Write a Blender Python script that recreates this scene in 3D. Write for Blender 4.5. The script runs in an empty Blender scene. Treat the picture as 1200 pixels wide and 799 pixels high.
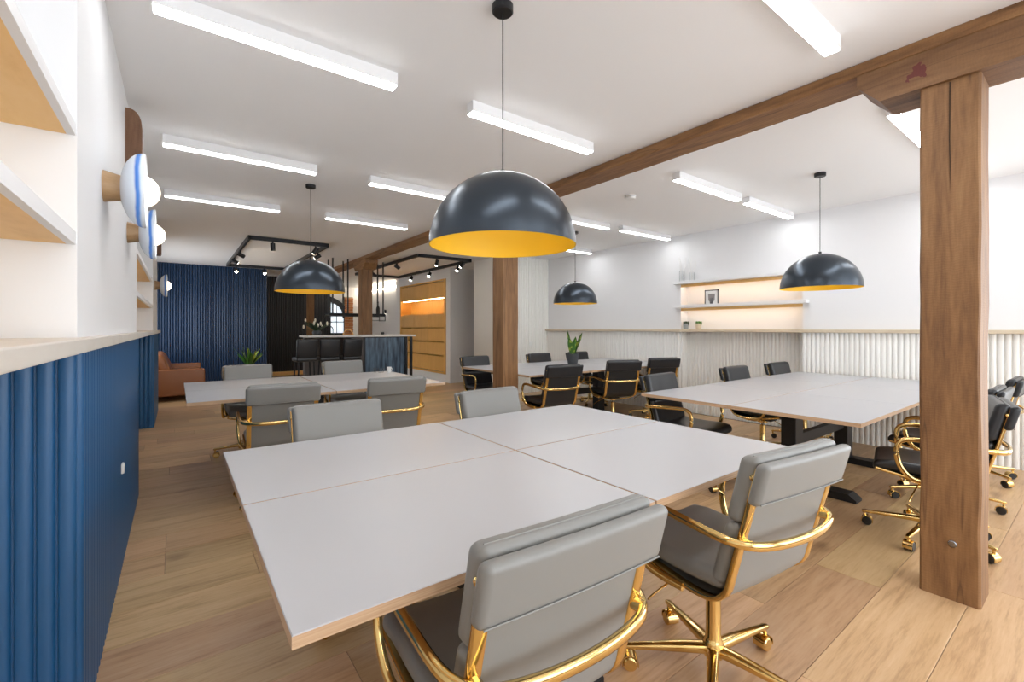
import bpy, math, random
from mathutils import Vector, Matrix, Euler
random.seed(7)
PI = math.pi
R = math.radians
scene = bpy.context.scene
COL = scene.collection

# ------------------------------------------------------------------ camera
cam_d = bpy.data.cameras.new('camera')
cam_d.sensor_width = 36.0
cam_d.lens = 528.03 / 1200 * 36.0
cam_d.shift_y = -14.85 / 1200
cam_d.clip_start = 0.05
cam = bpy.data.objects.new('camera', cam_d)
cam.location = (0, 0, 1.25)
cam.rotation_euler = (R(90), 0, -0.6396)
COL.objects.link(cam)
scene.camera = cam
# ------------------------------------------------------------------ world, exposure
w = bpy.data.worlds.new('world'); scene.world = w; w.use_nodes = True
w.node_tree.nodes['Background'].inputs[0].default_value = (0.93, 0.97, 1.0, 1)
w.node_tree.nodes['Background'].inputs[1].default_value = 4.2
vs = scene.view_settings
scene.display_settings.display_device = 'sRGB'
vs.view_transform = 'Standard'; vs.look = 'None'; vs.gamma = 1.0; vs.use_curve_mapping = False
vs.exposure = 0.18
LAMP = 21.0          # strength of the linear ceiling lamps

# sampling portals in the unseen wall openings added to light the room
for nm, loc, rot, sx, sy in (('opening_portal', (1.15, -2.65, 1.31), (R(90), 0, R(180)), 2.9, 2.38), ('opening_portal', (4.45, -2.65, 1.31), (R(90), 0, R(180)), 2.9, 2.38), ('opening_portal', (-0.8, 10.3, 1.35), (R(90), 0, R(-90)), 2.4, 1.1), ('opening_portal', (6.2, -1.2, 1.31), (R(90), 0, R(90)), 2.2, 2.38)):
    ld = bpy.data.lights.new(nm, 'AREA'); ld.shape = 'RECTANGLE'; ld.size = sx; ld.size_y = sy; ld.cycles.is_portal = True
    lo_ = bpy.data.objects.new(nm, ld); lo_.location = loc; lo_.rotation_euler = rot; COL.objects.link(lo_)
# ------------------------------------------------------------------ materials
MATS = {}
def mat(name, col, rough=0.5, metal=0.0, emit=0.0, ecol=None, coat=0.0, spec=None, trans=0.0, bump=None):
    m = bpy.data.materials.new(name); m.use_nodes = True
    n = m.node_tree.nodes; l = m.node_tree.links
    b = n['Principled BSDF']
    b.inputs['Base Color'].default_value = (*col, 1)
    b.inputs['Roughness'].default_value = rough
    b.inputs['Metallic'].default_value = metal
    if coat: b.inputs['Coat Weight'].default_value = coat
    if spec is not None: b.inputs['Specular IOR Level'].default_value = spec
    if trans: b.inputs['Transmission Weight'].default_value = trans
    if emit:
        b.inputs['Emission Color'].default_value = (*(ecol or col), 1)
        b.inputs['Emission Strength'].default_value = emit
    if bump:
        tc = n.new('ShaderNodeTexCoord'); t = n.new('ShaderNodeTexNoise')
        t.inputs['Scale'].default_value = bump[0]; t.inputs['Detail'].default_value = 4
        bp = n.new('ShaderNodeBump'); bp.inputs['Strength'].default_value = bump[1]; bp.inputs['Distance'].default_value = bump[2]
        l.new(tc.outputs['Object'], t.inputs['Vector']); l.new(t.outputs['Fac'], bp.inputs['Height']); l.new(bp.outputs[0], b.inputs['Normal'])
    MATS[name] = m
    return m

def wood(name, c_dark, c_mid, c_light, stretch, rough=0.5, rand=0.0, crack=False, bump=0.15, stain=None, hue=0.0, knots=False):
    m = bpy.data.materials.new(name); m.use_nodes = True
    n = m.node_tree.nodes; l = m.node_tree.links
    b = n['Principled BSDF']; b.inputs['Roughness'].default_value = rough
    tc = n.new('ShaderNodeTexCoord'); oi = n.new('ShaderNodeObjectInfo')
    mul = n.new('ShaderNodeMath'); mul.operation = 'MULTIPLY'; mul.inputs[1].default_value = 37.0
    l.new(oi.outputs['Random'], mul.inputs[0])
    add = n.new('ShaderNodeVectorMath'); add.operation = 'ADD'
    l.new(tc.outputs['Object'], add.inputs[0]); l.new(mul.outputs[0], add.inputs[1])
    mp = n.new('ShaderNodeMapping'); mp.inputs['Scale'].default_value = stretch
    l.new(add.outputs[0], mp.inputs['Vector'])
    n1 = n.new('ShaderNodeTexNoise'); n1.inputs['Scale'].default_value = 1.0; n1.inputs['Detail'].default_value = 5; n1.inputs['Distortion'].default_value = 1.4
    l.new(mp.outputs[0], n1.inputs['Vector'])
    n2 = n.new('ShaderNodeTexNoise'); n2.inputs['Scale'].default_value = 7.0; n2.inputs['Detail'].default_value = 9; n2.inputs['Roughness'].default_value = 0.65
    l.new(mp.outputs[0], n2.inputs['Vector'])
    mx = n.new('ShaderNodeMix'); mx.data_type = 'FLOAT'; mx.inputs[0].default_value = 0.48
    l.new(n1.outputs['Fac'], mx.inputs[2]); l.new(n2.outputs['Fac'], mx.inputs[3])
    rp = n.new('ShaderNodeValToRGB')
    rp.color_ramp.elements[0].position = 0.30; rp.color_ramp.elements[0].color = (*c_dark, 1)
    rp.color_ramp.elements[1].position = 0.72; rp.color_ramp.elements[1].color = (*c_light, 1)
    e = rp.color_ramp.elements.new(0.48); e.color = (*c_mid, 1)
    l.new(mx.outputs[0], rp.inputs[0])
    out = rp.outputs[0]
    if knots:
        vo = n.new('ShaderNodeTexVoronoi'); vo.inputs['Scale'].default_value = 1.35
        mp3 = n.new('ShaderNodeMapping'); mp3.inputs['Scale'].default_value = (0.9, 2.2, 1)
        wv = n.new('ShaderNodeTexNoise'); wv.inputs['Scale'].default_value = 3.0
        l.new(add.outputs[0], wv.inputs['Vector'])
        va = n.new('ShaderNodeVectorMath'); va.operation = 'ADD'
        vs_ = n.new('ShaderNodeVectorMath'); vs_.operation = 'SCALE'; vs_.inputs['Scale'].default_value = 0.25
        l.new(wv.outputs['Color'], vs_.inputs[0]); l.new(add.outputs[0], va.inputs[0]); l.new(vs_.outputs[0], va.inputs[1])
        l.new(va.outputs[0], mp3.inputs['Vector']); l.new(mp3.outputs[0], vo.inputs['Vector'])
        kr = n.new('ShaderNodeValToRGB')
        kr.color_ramp.elements[0].position = 0.03; kr.color_ramp.elements[0].color = (0.45, 0.40, 0.36, 1)
        kr.color_ramp.elements[1].position = 0.16; kr.color_ramp.elements[1].color = (1, 1, 1, 1)
        l.new(vo.outputs['Distance'], kr.inputs[0])
        km = n.new('ShaderNodeMix'); km.data_type = 'RGBA'; km.blend_type = 'MULTIPLY'; km.inputs[0].default_value = 0.8
        l.new(out, km.inputs[6]); l.new(kr.outputs[0], km.inputs[7]); out = km.outputs[2]
    if rand:
        hs = n.new('ShaderNodeHueSaturation')
        mr = n.new('ShaderNodeMapRange'); mr.inputs['To Min'].default_value = 1 - rand; mr.inputs['To Max'].default_value = 1 + rand * 0.75
        l.new(oi.outputs['Random'], mr.inputs['Value']); l.new(mr.outputs[0], hs.inputs['Value'])
        if hue:
            m2 = n.new('ShaderNodeMath'); m2.operation = 'MULTIPLY'; m2.inputs[1].default_value = 7.31
            fr = n.new('ShaderNodeMath'); fr.operation = 'FRACT'
            l.new(oi.outputs['Random'], m2.inputs[0]); l.new(m2.outputs[0], fr.inputs[0])
            mr2 = n.new('ShaderNodeMapRange'); mr2.inputs['To Min'].default_value = 0.5 - hue; mr2.inputs['To Max'].default_value = 0.5 + hue
            l.new(fr.outputs[0], mr2.inputs['Value']); l.new(mr2.outputs[0], hs.inputs['Hue'])
        l.new(out, hs.inputs['Color']); out = hs.outputs[0]
    if crack:
        mp2 = n.new('ShaderNodeMapping'); mp2.inputs['Scale'].default_value = tuple(s * 0.5 if s > 3 else s * 0.3 for s in stretch)
        l.new(add.outputs[0], mp2.inputs['Vector'])
        n3 = n.new('ShaderNodeTexNoise'); n3.inputs['Scale'].default_value = 1.0; n3.inputs['Detail'].default_value = 3; n3.inputs['Distortion'].default_value = 0.0
        l.new(mp2.outputs[0], n3.inputs['Vector'])
        r3 = n.new('ShaderNodeValToRGB')
        r3.color_ramp.elements[0].position = 0.496; r3.color_ramp.elements[0].color = (1, 1, 1, 1)
        r3.color_ramp.elements[1].position = 0.506; r3.color_ramp.elements[1].color = (1, 1, 1, 1)
        e = r3.color_ramp.elements.new(0.501); e.color = (0.30, 0.24, 0.2, 1)
        l.new(n3.outputs['Fac'], r3.inputs[0])
        m4 = n.new('ShaderNodeMix'); m4.data_type = 'RGBA'; m4.blend_type = 'MULTIPLY'; m4.inputs[0].default_value = 0.75
        l.new(out, m4.inputs[6]); l.new(r3.outputs[0], m4.inputs[7]); out = m4.outputs[2]
    if stain:
        (sx, sy, sz), sr, sc = stain
        d = n.new('ShaderNodeVectorMath'); d.operation = 'DISTANCE'; d.inputs[1].default_value = (sx, sy, sz)
        l.new(tc.outputs['Object'], d.inputs[0])
        ns = n.new('ShaderNodeTexNoise'); ns.inputs['Scale'].default_value = 24
        l.new(tc.outputs['Object'], ns.inputs['Vector'])
        ma = n.new('ShaderNodeMath'); ma.operation = 'MULTIPLY_ADD'; ma.inputs[1].default_value = sr * 2.6; 
        l.new(ns.outputs['Fac'], ma.inputs[0]); l.new(d.outputs['Value'], ma.inputs[2])
        lt = n.new('ShaderNodeMath'); lt.operation = 'LESS_THAN'; lt.inputs[1].default_value = sr * 2.0
        l.new(ma.outputs[0], lt.inputs[0])
        m5 = n.new('ShaderNodeMix'); m5.data_type = 'RGBA'
        l.new(lt.outputs[0], m5.inputs[0]); l.new(out, m5.inputs[6]); m5.inputs[7].default_value = (*sc, 1); out = m5.outputs[2]
    l.new(out, b.inputs['Base Color'])
    bp = n.new('ShaderNodeBump'); bp.inputs['Strength'].default_value = bump; bp.inputs['Distance'].default_value = 0.004
    hgt = mx.outputs[0]
    if crack:      # saw kerf marks across the grain
        wv2 = n.new('ShaderNodeTexWave'); wv2.bands_direction = 'Z' if stretch[2] < 3 else 'Y'
        wv2.inputs['Scale'].default_value = 26; wv2.inputs['Distortion'].default_value = 9.0; wv2.inputs['Detail'].default_value = 3
        l.new(tc.outputs['Object'], wv2.inputs['Vector'])
        ad = n.new('ShaderNodeMath'); ad.operation = 'MULTIPLY_ADD'; ad.inputs[1].default_value = 0.16
        l.new(wv2.outputs['Fac'], ad.inputs[0]); l.new(mx.outputs[0], ad.inputs[2]); hgt = ad.outputs[0]
        m6 = n.new('ShaderNodeMix'); m6.data_type = 'RGBA'; m6.blend_type = 'MULTIPLY'; m6.inputs[0].default_value = 0.07
        l.new(out, m6.inputs[6]); l.new(wv2.outputs['Color'], m6.inputs[7]); l.new(m6.outputs[2], b.inputs['Base Color'])
    l.new(hgt, bp.inputs['Height']); l.new(bp.outputs[0], b.inputs['Normal'])
    MATS[name] = m
    return m

WHITE = mat('white_paint', (0.80, 0.80, 0.81), 0.6, bump=(60, 0.03, 0.002))
CEIL = mat('ceiling_paint', (0.92, 0.92, 0.92), 0.8)
GREYW = mat('grey_paint', (0.52, 0.52, 0.525), 0.6)
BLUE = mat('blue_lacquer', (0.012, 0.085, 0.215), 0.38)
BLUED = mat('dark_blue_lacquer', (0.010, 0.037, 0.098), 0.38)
CREAM = mat('cream_lacquer', (0.86, 0.85, 0.815), 0.45)
BLACKSLAT = mat('black_slat', (0.012, 0.012, 0.016), 0.4)
SILL = wood('sill_limed_oak', (0.60, 0.55, 0.48), (0.66, 0.61, 0.55), (0.70, 0.66, 0.60), (3, 0.8, 3), 0.45, bump=0.05)
CAPW = wood('cap_pale_oak', (0.55, 0.45, 0.32), (0.62, 0.52, 0.38), (0.68, 0.58, 0.44), (3, 0.8, 3), 0.5, bump=0.05)
PLY = wood('birch_ply', (0.76, 0.45, 0.155), (0.85, 0.53, 0.20), (0.88, 0.58, 0.25), (4, 1.2, 4), 0.5, bump=0.05)
PLYEDGE = wood('ply_edge', (0.36, 0.22, 0.12), (0.50, 0.33, 0.20), (0.60, 0.42, 0.27), (2, 2, 160), 0.6, bump=0.05)
CABW = wood('cabinet_oak', (0.64, 0.33, 0.075), (0.74, 0.41, 0.10), (0.80, 0.46, 0.13), (12, 12, 1.2), 0.45, rand=0.06, bump=0.05)
FLOORW = wood('oak_plank', (0.34, 0.20, 0.094), (0.54, 0.345, 0.18), (0.64, 0.445, 0.26), (1.1, 13, 1), 0.38, rand=0.17, bump=0.10, hue=0.008, knots=True)
JOINT = mat('joint_filler', (0.16, 0.09, 0.05), 0.7)
POSTW = wood('old_post_timber', (0.105, 0.044, 0.015), (0.215, 0.103, 0.037), (0.33, 0.175, 0.07), (9, 9, 0.9), 0.6, crack=True, bump=0.5)
BEAMW = wood('old_beam_timber', (0.10, 0.042, 0.014), (0.235, 0.112, 0.040), (0.36, 0.19, 0.077), (9, 0.9, 9), 0.6, crack=True, bump=0.5)
BOLW = wood('old_bolster_timber', (0.09, 0.038, 0.014), (0.18, 0.086, 0.033), (0.27, 0.142, 0.06), (9, 0.9, 9), 0.6, crack=True, bump=0.5,
            stain=((-0.12, 0.10, 0.0), 0.045, (0.12, 0.02, 0.015)))
SCONW = wood('turned_oak', (0.25, 0.14, 0.06), (0.38, 0.23, 0.11), (0.46, 0.30, 0.16), (2, 14, 14), 0.5, bump=0.1)
DARKC = mat('crack_dark', (0.02, 0.01, 0.006), 0.9)
DARKW = wood('dark_log', (0.07, 0.03, 0.014), (0.15, 0.07, 0.035), (0.24, 0.13, 0.07), (9, 9, 1.5), 0.7, crack=True, bump=0.6)
LAMI = mat('white_laminate', (0.47, 0.475, 0.50), 0.32, spec=0.45)
GOLD = mat('polished_brass', (0.78, 0.56, 0.225), 0.12, 1.0)
GREYL = mat('grey_leather', (0.215, 0.215, 0.208), 0.42, bump=(260, 0.12, 0.001))
GREYL2 = mat('grey_leather_piping', (0.20, 0.20, 0.19), 0.5)
BLACKL = mat('black_leather', (0.016, 0.018, 0.022), 0.32, bump=(260, 0.12, 0.001))
BLACKL2 = mat('black_leather_piping', (0.01, 0.01, 0.012), 0.5)
BLACKM = mat('black_metal', (0.014, 0.015, 0.018), 0.4, 0.3)
BLACKP = mat('black_plastic', (0.01, 0.01, 0.01), 0.35)
STEEL = mat('piston_steel', (0.25, 0.25, 0.26), 0.25, 1.0)
SHADE = mat('satin_gunmetal', (0.05, 0.062, 0.078), 0.3, 0.8)
YELLOW = mat('yellow_enamel', (0.85, 0.55, 0.025), 0.5)
HOUS = mat('lamp_housing', (0.82, 0.82, 0.83), 0.5)
DIFF = mat('lamp_diffuser', (1, 1, 1), 0.5, emit=LAMP, ecol=(0.97, 0.985, 1.0))
GLOBE = mat('opal_globe', (1, 0.95, 0.85), 0.4, emit=2.6, ecol=(1.0, 0.84, 0.62))
BULB = mat('warm_bulb', (1, 0.9, 0.7), 0.4, emit=18.0, ecol=(1.0, 0.88, 0.68))
SPOTL = mat('spot_lens', (1, 0.9, 0.7), 0.4, emit=90.0, ecol=(1.0, 0.78, 0.48))
SPOTO = mat('spot_lens_dim', (1, 0.95, 0.9), 0.4, emit=130.0, ecol=(1.0, 0.84, 0.6))
SPOTD = mat('spot_lens_low', (1, 0.95, 0.9), 0.4, emit=60.0, ecol=(1.0, 0.88, 0.7))
LED = mat('led_strip', (1, 0.9, 0.75), 0.4, emit=9.0, ecol=(1.0, 0.92, 0.80))
LEDC = mat('led_cove_strip', (1, 0.9, 0.75), 0.4, emit=15.0, ecol=(1.0, 0.87, 0.68))
LEDS = mat('led_strip_soft', (1, 0.9, 0.75), 0.4, emit=3.5, ecol=(1.0, 0.86, 0.68))
LEDW = mat('led_strip_amber', (1, 0.75, 0.4), 0.4, emit=24.0, ecol=(1.0, 0.80, 0.42))
GLAZE = mat('white_glaze', (0.78, 0.82, 0.88), 0.25)
TAN = mat('tan_leather', (0.27, 0.095, 0.03), 0.4, bump=(120, 0.1, 0.001))
LEAF = mat('leaf_green', (0.05, 0.16, 0.02), 0.45)
LEAFY = mat('leaf_margin', (0.34, 0.44, 0.06), 0.45)
LEAFD = mat('leaf_dark', (0.015, 0.04, 0.012), 0.45)
PETAL = mat('lily_petal', (0.85, 0.80, 0.66), 0.5)
POTG = mat('charcoal_pot', (0.05, 0.055, 0.062), 0.55)
POTW = mat('white_pot', (0.75, 0.75, 0.72), 0.4)
CERG = mat('grey_ceramic', (0.30, 0.32, 0.34), 0.5)
PLASTIC = mat('white_plastic', (0.80, 0.80, 0.79), 0.35)
GLASS = mat('clear_glass', (0.97, 0.98, 0.98), 0.03, trans=1.0)
GLASS.node_tree.nodes['Principled BSDF'].inputs['IOR'].default_value = 1.15
STONE = mat('white_counter', (0.74, 0.72, 0.69), 0.3)
BARG = mat('bar_grey', (0.10, 0.085, 0.08), 0.5)
TILEW = mat('pale_floor_tile', (0.78, 0.78, 0.76), 0.25)
BRICK = wood('brick_clay', (0.30, 0.10, 0.035), (0.42, 0.16, 0.06), (0.52, 0.23, 0.10), (5, 5, 5), 0.8, rand=0.25, bump=0.3)
MORTAR = mat('mortar', (0.42, 0.33, 0.24), 0.9)
PICT = mat('picture_print', (0.30, 0.27, 0.26), 0.6)
PAPER = mat('picture_mount', (0.80, 0.79, 0.77), 0.6)
PANE = mat('daylit_window_pane', (0.8, 0.9, 1.0), 0.2, emit=0.75, ecol=(0.80, 0.90, 1.0))

# glazed blue bar cladding: vertical streaks
def streak():
    m = mat('blue_glazed_cladding', (0.02, 0.05, 0.09), 0.3); n = m.node_tree.nodes; l = m.node_tree.links
    tc = n.new('ShaderNodeTexCoord'); mp = n.new('ShaderNodeMapping'); mp.inputs['Scale'].default_value = (26, 26, 3)
    t = n.new('ShaderNodeTexNoise'); t.inputs['Scale'].default_value = 1; t.inputs['Detail'].default_value = 5
    r = n.new('ShaderNodeValToRGB')
    r.color_ramp.elements[0].position = 0.33; r.color_ramp.elements[0].color = (0.012, 0.026, 0.05, 1)
    r.color_ramp.elements[1].position = 0.68; r.color_ramp.elements[1].color = (0.10, 0.17, 0.25, 1)
    l.new(tc.outputs['Object'], mp.inputs[0]); l.new(mp.outputs[0], t.inputs['Vector']); l.new(t.outputs['Fac'], r.inputs[0])
    l.new(r.outputs[0], n['Principled BSDF'].inputs['Base Color'])
    return m
CLAD = streak()
# sconce shade: pale glaze with a brushed blue ring near the rim (fixed to the dish)
def dish_mat():
    m = mat('painted_dish', (0.75, 0.79, 0.85), 0.25); n = m.node_tree.nodes; l = m.node_tree.links
    tc = n.new('ShaderNodeTexCoord'); sp = n.new('ShaderNodeSeparateXYZ')
    t = n.new('ShaderNodeTexNoise'); t.inputs['Scale'].default_value = 9
    l.new(tc.outputs['Object'], sp.inputs[0]); l.new(tc.outputs['Object'], t.inputs['Vector'])
    a = n.new('ShaderNodeMath'); a.operation = 'MULTIPLY_ADD'; a.inputs[1].default_value = 0.012
    l.new(t.outputs['Fac'], a.inputs[0]); l.new(sp.outputs['X'], a.inputs[2])
    r = n.new('ShaderNodeValToRGB'); cr = r.color_ramp
    mr = n.new('ShaderNodeMapRange'); mr.inputs['From Min'].default_value = 0.05; mr.inputs['From Max'].default_value = 0.14
    l.new(a.outputs[0], mr.inputs['Value']); l.new(mr.outputs[0], r.inputs[0])
    white = (0.72, 0.78, 0.86, 1); blue = (0.05, 0.20, 0.66, 1)
    cr.elements[0].position = 0.66; cr.elements[0].color = white
    cr.elements[1].position = 0.92; cr.elements[1].color = white
    for p, c in ((0.74, blue), (0.83, (0.10, 0.27, 0.72, 1)), (0.88, (0.45, 0.62, 0.85, 1))):
        e = cr.elements.new(p); e.color = c
    l.new(r.outputs[0], n['Principled BSDF'].inputs['Base Color'])
    return m
DISH = dish_mat()

# ------------------------------------------------------------------ mesh helpers
class MB:
    def __init__(s): s.v = []; s.f = []; s.m = []; s.mi = 0
    def add(s, verts, faces):
        o = len(s.v); s.v += [tuple(p) for p in verts]
        for f in faces: s.f.append(tuple(i + o for i in f)); s.m.append(s.mi)
        return s
    def mat(s, i): s.mi = i; return s
    def box(s, x0, x1, y0, y1, z0, z1):
        v = [(x, y, z) for x in (x0, x1) for y in (y0, y1) for z in (z0, z1)]
        return s.add(v, [(0, 1, 3, 2), (4, 6, 7, 5), (0, 4, 5, 1), (2, 3, 7, 6), (0, 2, 6, 4), (1, 5, 7, 3)])
    def cbox(s, x0, x1, y0, y1, z0, z1, c):           # box with chamfered edges (26-gon style)
        return s.rbox((x0 + x1) / 2, (y0 + y1) / 2, (z0 + z1) / 2, x1 - x0, y1 - y0, z1 - z0, c, 1)
    def rbox(s, cx, cy, cz, sx, sy, sz, r, k=2, fn=None, mid=0):
        hs = (sx / 2, sy / 2, sz / 2); r = min(r, *hs); inn = [h - r for h in hs]
        def samples(a):
            th = [i / k * PI / 4 for i in range(k + 1)]
            pos = [inn[a] + r * math.tan(t) for t in th]
            core = [inn[a] * (2 * j / (mid + 1) - 1) for j in range(1, mid + 1)]
            return [-p for p in reversed(pos)] + core + pos
        S = [samples(a) for a in range(3)]
        cache = {}
        vs_, fs_ = [], []
        def vid(p):
            q = [max(-inn[i], min(inn[i], p[i])) for i in range(3)]
            d = Vector([p[i] - q[i] for i in range(3)])
            if d.length > 1e-9: d = d.normalized() * r
            o = (q[0] + d.x + cx, q[1] + d.y + cy, q[2] + d.z + cz)
            if fn: o = fn(*o)
            key = tuple(round(c, 6) for c in o)
            if key not in cache: cache[key] = len(vs_); vs_.append(o)
            return cache[key]
        for a in range(3):
            b, c = (a + 1) % 3, (a + 2) % 3
            for sg in (-1, 1):
                for i in range(len(S[b]) - 1):
                    for j in range(len(S[c]) - 1):
                        q = []
                        for (ii, jj) in ((i, j), (i + 1, j), (i + 1, j + 1), (i, j + 1)):
                            p = [0, 0, 0]; p[a] = sg * hs[a]; p[b] = S[b][ii]; p[c] = S[c][jj]; q.append(vid(p))
                        if sg < 0: q.reverse()
                        u = []
                        for x in q:
                            if x not in u: u.append(x)
                        if len(u) > 2: fs_.append(u)
        return s.add(vs_, fs_)
    def prism(s, pts, axis, a0, a1):
        n = len(pts)
        def P(p, a):
            if axis == 'x': return (a, p[0], p[1])
            if axis == 'y': return (p[0], a, p[1])
            return (p[0], p[1], a)
        v = [P(p, a0) for p in pts] + [P(p, a1) for p in pts]
        f = [(i, (i + 1) % n, n + (i + 1) % n, n + i) for i in range(n)] + [tuple(range(n)), tuple(range(n, 2 * n))]
        return s.add(v, f)
    def lathe(s, prof, n=24, o=(0, 0, 0), axis='z', cap=True):
        def P(r, h, a):
            c, d = r * math.cos(a), r * math.sin(a)
            if axis == 'z': q = (c, d, h)
            elif axis == 'x': q = (h, c, d)
            else: q = (d, h, c)
            return (q[0] + o[0], q[1] + o[1], q[2] + o[2])
        v = [P(r, h, 2 * PI * i / n) for r, h in prof for i in range(n)]
        f = [(k * n + i, k * n + (i + 1) % n, (k + 1) * n + (i + 1) % n, (k + 1) * n + i) for k in range(len(prof) - 1) for i in range(n)]
        if cap:
            if prof[0][0] > 1e-5: f.append(tuple(reversed(range(n))))
            if prof[-1][0] > 1e-5: f.append(tuple(range((len(prof) - 1) * n, len(prof) * n)))
        return s.add(v, f)
    def sweep(s, path, prof, up=(0, 0, 1), scale=None, cap=True):
        P = [Vector(p) for p in path]; U = Vector(up); n = len(prof); v = []
        for i, p in enumerate(P):
            t = (P[min(i + 1, len(P) - 1)] - P[max(i - 1, 0)]).normalized()
            sd = t.cross(U)
            if sd.length < 1e-4: sd = Vector((1, 0, 0))
            sd.normalize(); vv = sd.cross(t).normalized()
            k = scale[i] if scale else 1.0
            for a, b in prof: v.append(p + sd * a * k + vv * b * k)
        f = [(i * n + j, i * n + (j + 1) % n, (i + 1) * n + (j + 1) % n, (i + 1) * n + j) for i in range(len(P) - 1) for j in range(n)]
        if cap: f += [tuple(reversed(range(n))), tuple(range((len(P) - 1) * n, len(P) * n))]
        return s.add(v, f)
    def tube(s, path, r, n=8, scale=None): return s.sweep(path, [(r * math.cos(2 * PI * i / n), r * math.sin(2 * PI * i / n)) for i in range(n)], scale=scale)
    def sphere(s, c, r, n=16, m=10, sq=(1, 1, 1)):
        prof = [(max(1e-6, r * math.sin(PI * k / m)), -r * math.cos(PI * k / m)) for k in range(m + 1)]
        o = len(s.v); s.lathe(prof, n, cap=False)
        s.v[o:] = [(x * sq[0] + c[0], y * sq[1] + c[1], z * sq[2] + c[2]) for x, y, z in s.v[o:]]
        return s
    def mesh(s, name, mats, smooth=None):
        me = bpy.data.meshes.new(name); me.from_pydata(s.v, [], s.f)
        for m in (mats if isinstance(mats, (list, tuple)) else [mats]): me.materials.append(m)
        me.polygons.foreach_set('material_index', s.m)
        import bmesh
        b = bmesh.new(); b.from_mesh(me); bmesh.ops.remove_doubles(b, verts=b.verts, dist=1e-5)
        bmesh.ops.recalc_face_normals(b, faces=b.faces); b.to_mesh(me); b.free()
        if smooth is not None:
            me.polygons.foreach_set('use_smooth', [True] * len(me.polygons))
            if smooth < 179: me.set_sharp_from_angle(angle=R(smooth))
        me.update()
        return me
    def build(s, name, mats, parent=None, loc=(0, 0, 0), rz=0, smooth=None):
        return link(name, s.mesh(name, mats, smooth), parent, loc, rz)

def link(name, me, parent=None, loc=(0, 0, 0), rz=0):
    o = bpy.data.objects.new(name, me); COL.objects.link(o)
    o.location = loc; o.rotation_euler = (0, 0, rz)
    if parent: o.parent = parent
    return o
def tag(o, label=None, cat=None, group=None, kind=None):
    if label: o['label'] = label
    if cat: o['category'] = cat
    if group: o['group'] = group
    if kind: o['kind'] = kind
    return o
def empty(name, loc=(0, 0, 0), rz=0):
    o = bpy.data.objects.new(name, None); COL.objects.link(o); o.empty_display_size = 0.1
    o.location = loc; o.rotation_euler = (0, 0, rz); return o
def structure(o, label=None): o['kind'] = 'structure'; return tag(o, label)
def copy_tree(o, parent=None):
    c = o.copy(); COL.objects.link(c)
    if parent: c.parent = parent
    for ch in list(o.children): copy_tree(ch, c)
    return c
def smooth_path(pts, sub=5):
    P = [Vector(p) for p in pts]; out = []
    for i in range(len(P) - 1):
        a, b, c, d = P[max(i - 1, 0)], P[i], P[i + 1], P[min(i + 2, len(P) - 1)]
        for k in range(sub):
            t = k / sub
            out.append(0.5 * ((2 * b) + (c - a) * t + (2 * a - 5 * b + 4 * c - d) * t * t + (3 * b - a - 3 * c + d) * t ** 3))
    out.append(P[-1]); return out
def rrect(w, h, r=0.004):
    x, y = w / 2 - r, h / 2 - r; out = []
    for cx, cy, a0 in ((x, y, 0), (-x, y, 90), (-x, -y, 180), (x, -y, 270)):
        for k in range(3): a = R(a0 + 45 * k); out.append((cx + r * math.cos(a), cy + r * math.sin(a)))
    return out

# ------------------------------------------------------------------ room shell
CZ = 2.625
Y0R = -2.6
floor = structure(MB().box(-0.75, 6.5, Y0R - 0.1, 15.7, -0.08, -0.012).build('floor', JOINT), 'wide oak plank floor running across the room')
ceiling = structure(MB().box(-0.75, 6.5, Y0R - 0.1, 15.7, CZ, CZ + 0.12).build('ceiling', CEIL), 'plain white plasterboard ceiling')
# planks (length along X), 0.277 m wide
PW = 0.2765
row0 = 2.892 - PW * 14
rows = [row0 + PW * i for i in range(0, 46)]
nplank = 0
fixed = {15: -0.05, 14: -0.05, 13: 0.34}     # first joint seen in some rows
for i, y in enumerate(rows):
    x = -0.75
    first = fixed.get(i, None)
    nxt = first if first is not None else -0.75 + random.uniform(0.3, 2.0)
    if i > 32: ln = (2.6, 3.4)
    else: ln = (1.9, 2.4)
    while x < 6.05:
        x1 = min(nxt, 6.1)
        if 6.1 - x1 < 0.3: x1 = 6.1
        xm, L = (x + x1) / 2, x1 - x
        MB().rbox(0, 0, -0.006, L - 0.0018, PW - 0.0018, 0.012, 0.0016, 1).build('plank', FLOORW, floor, (xm, y + PW / 2, 0))
        nplank += 1
        x = x1; nxt = x1 + random.uniform(*ln)

# fluted slats
def slat_mesh(pitch, bulge, h, m, back=0.0):
    n = 7; pts = []
    for k in range(n + 1):
        a = k / n * PI
        pts.append((-math.cos(a) * pitch * 0.465, -bulge * math.sin(a) ** 0.8))
    return MB().prism(pts, 'z', 0, h).mesh('slat', m, 40)
def slat_run(parent, me, p0, p1, pitch, z0, rz):
    """half-round slats from p0 to p1; rz turns their -Y face outwards"""
    p0, p1 = Vector((*p0, 0)), Vector((*p1, 0)); L = (p1 - p0).length; n = max(1, round(L / pitch))
    for k in range(n):
        p = p0.lerp(p1, (k + 0.5) / n)
        o = link('slat', me, parent, (p.x, p.y, z0), rz)

SILLZ0, SILLZ1 = 1.183, 1.222
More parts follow.
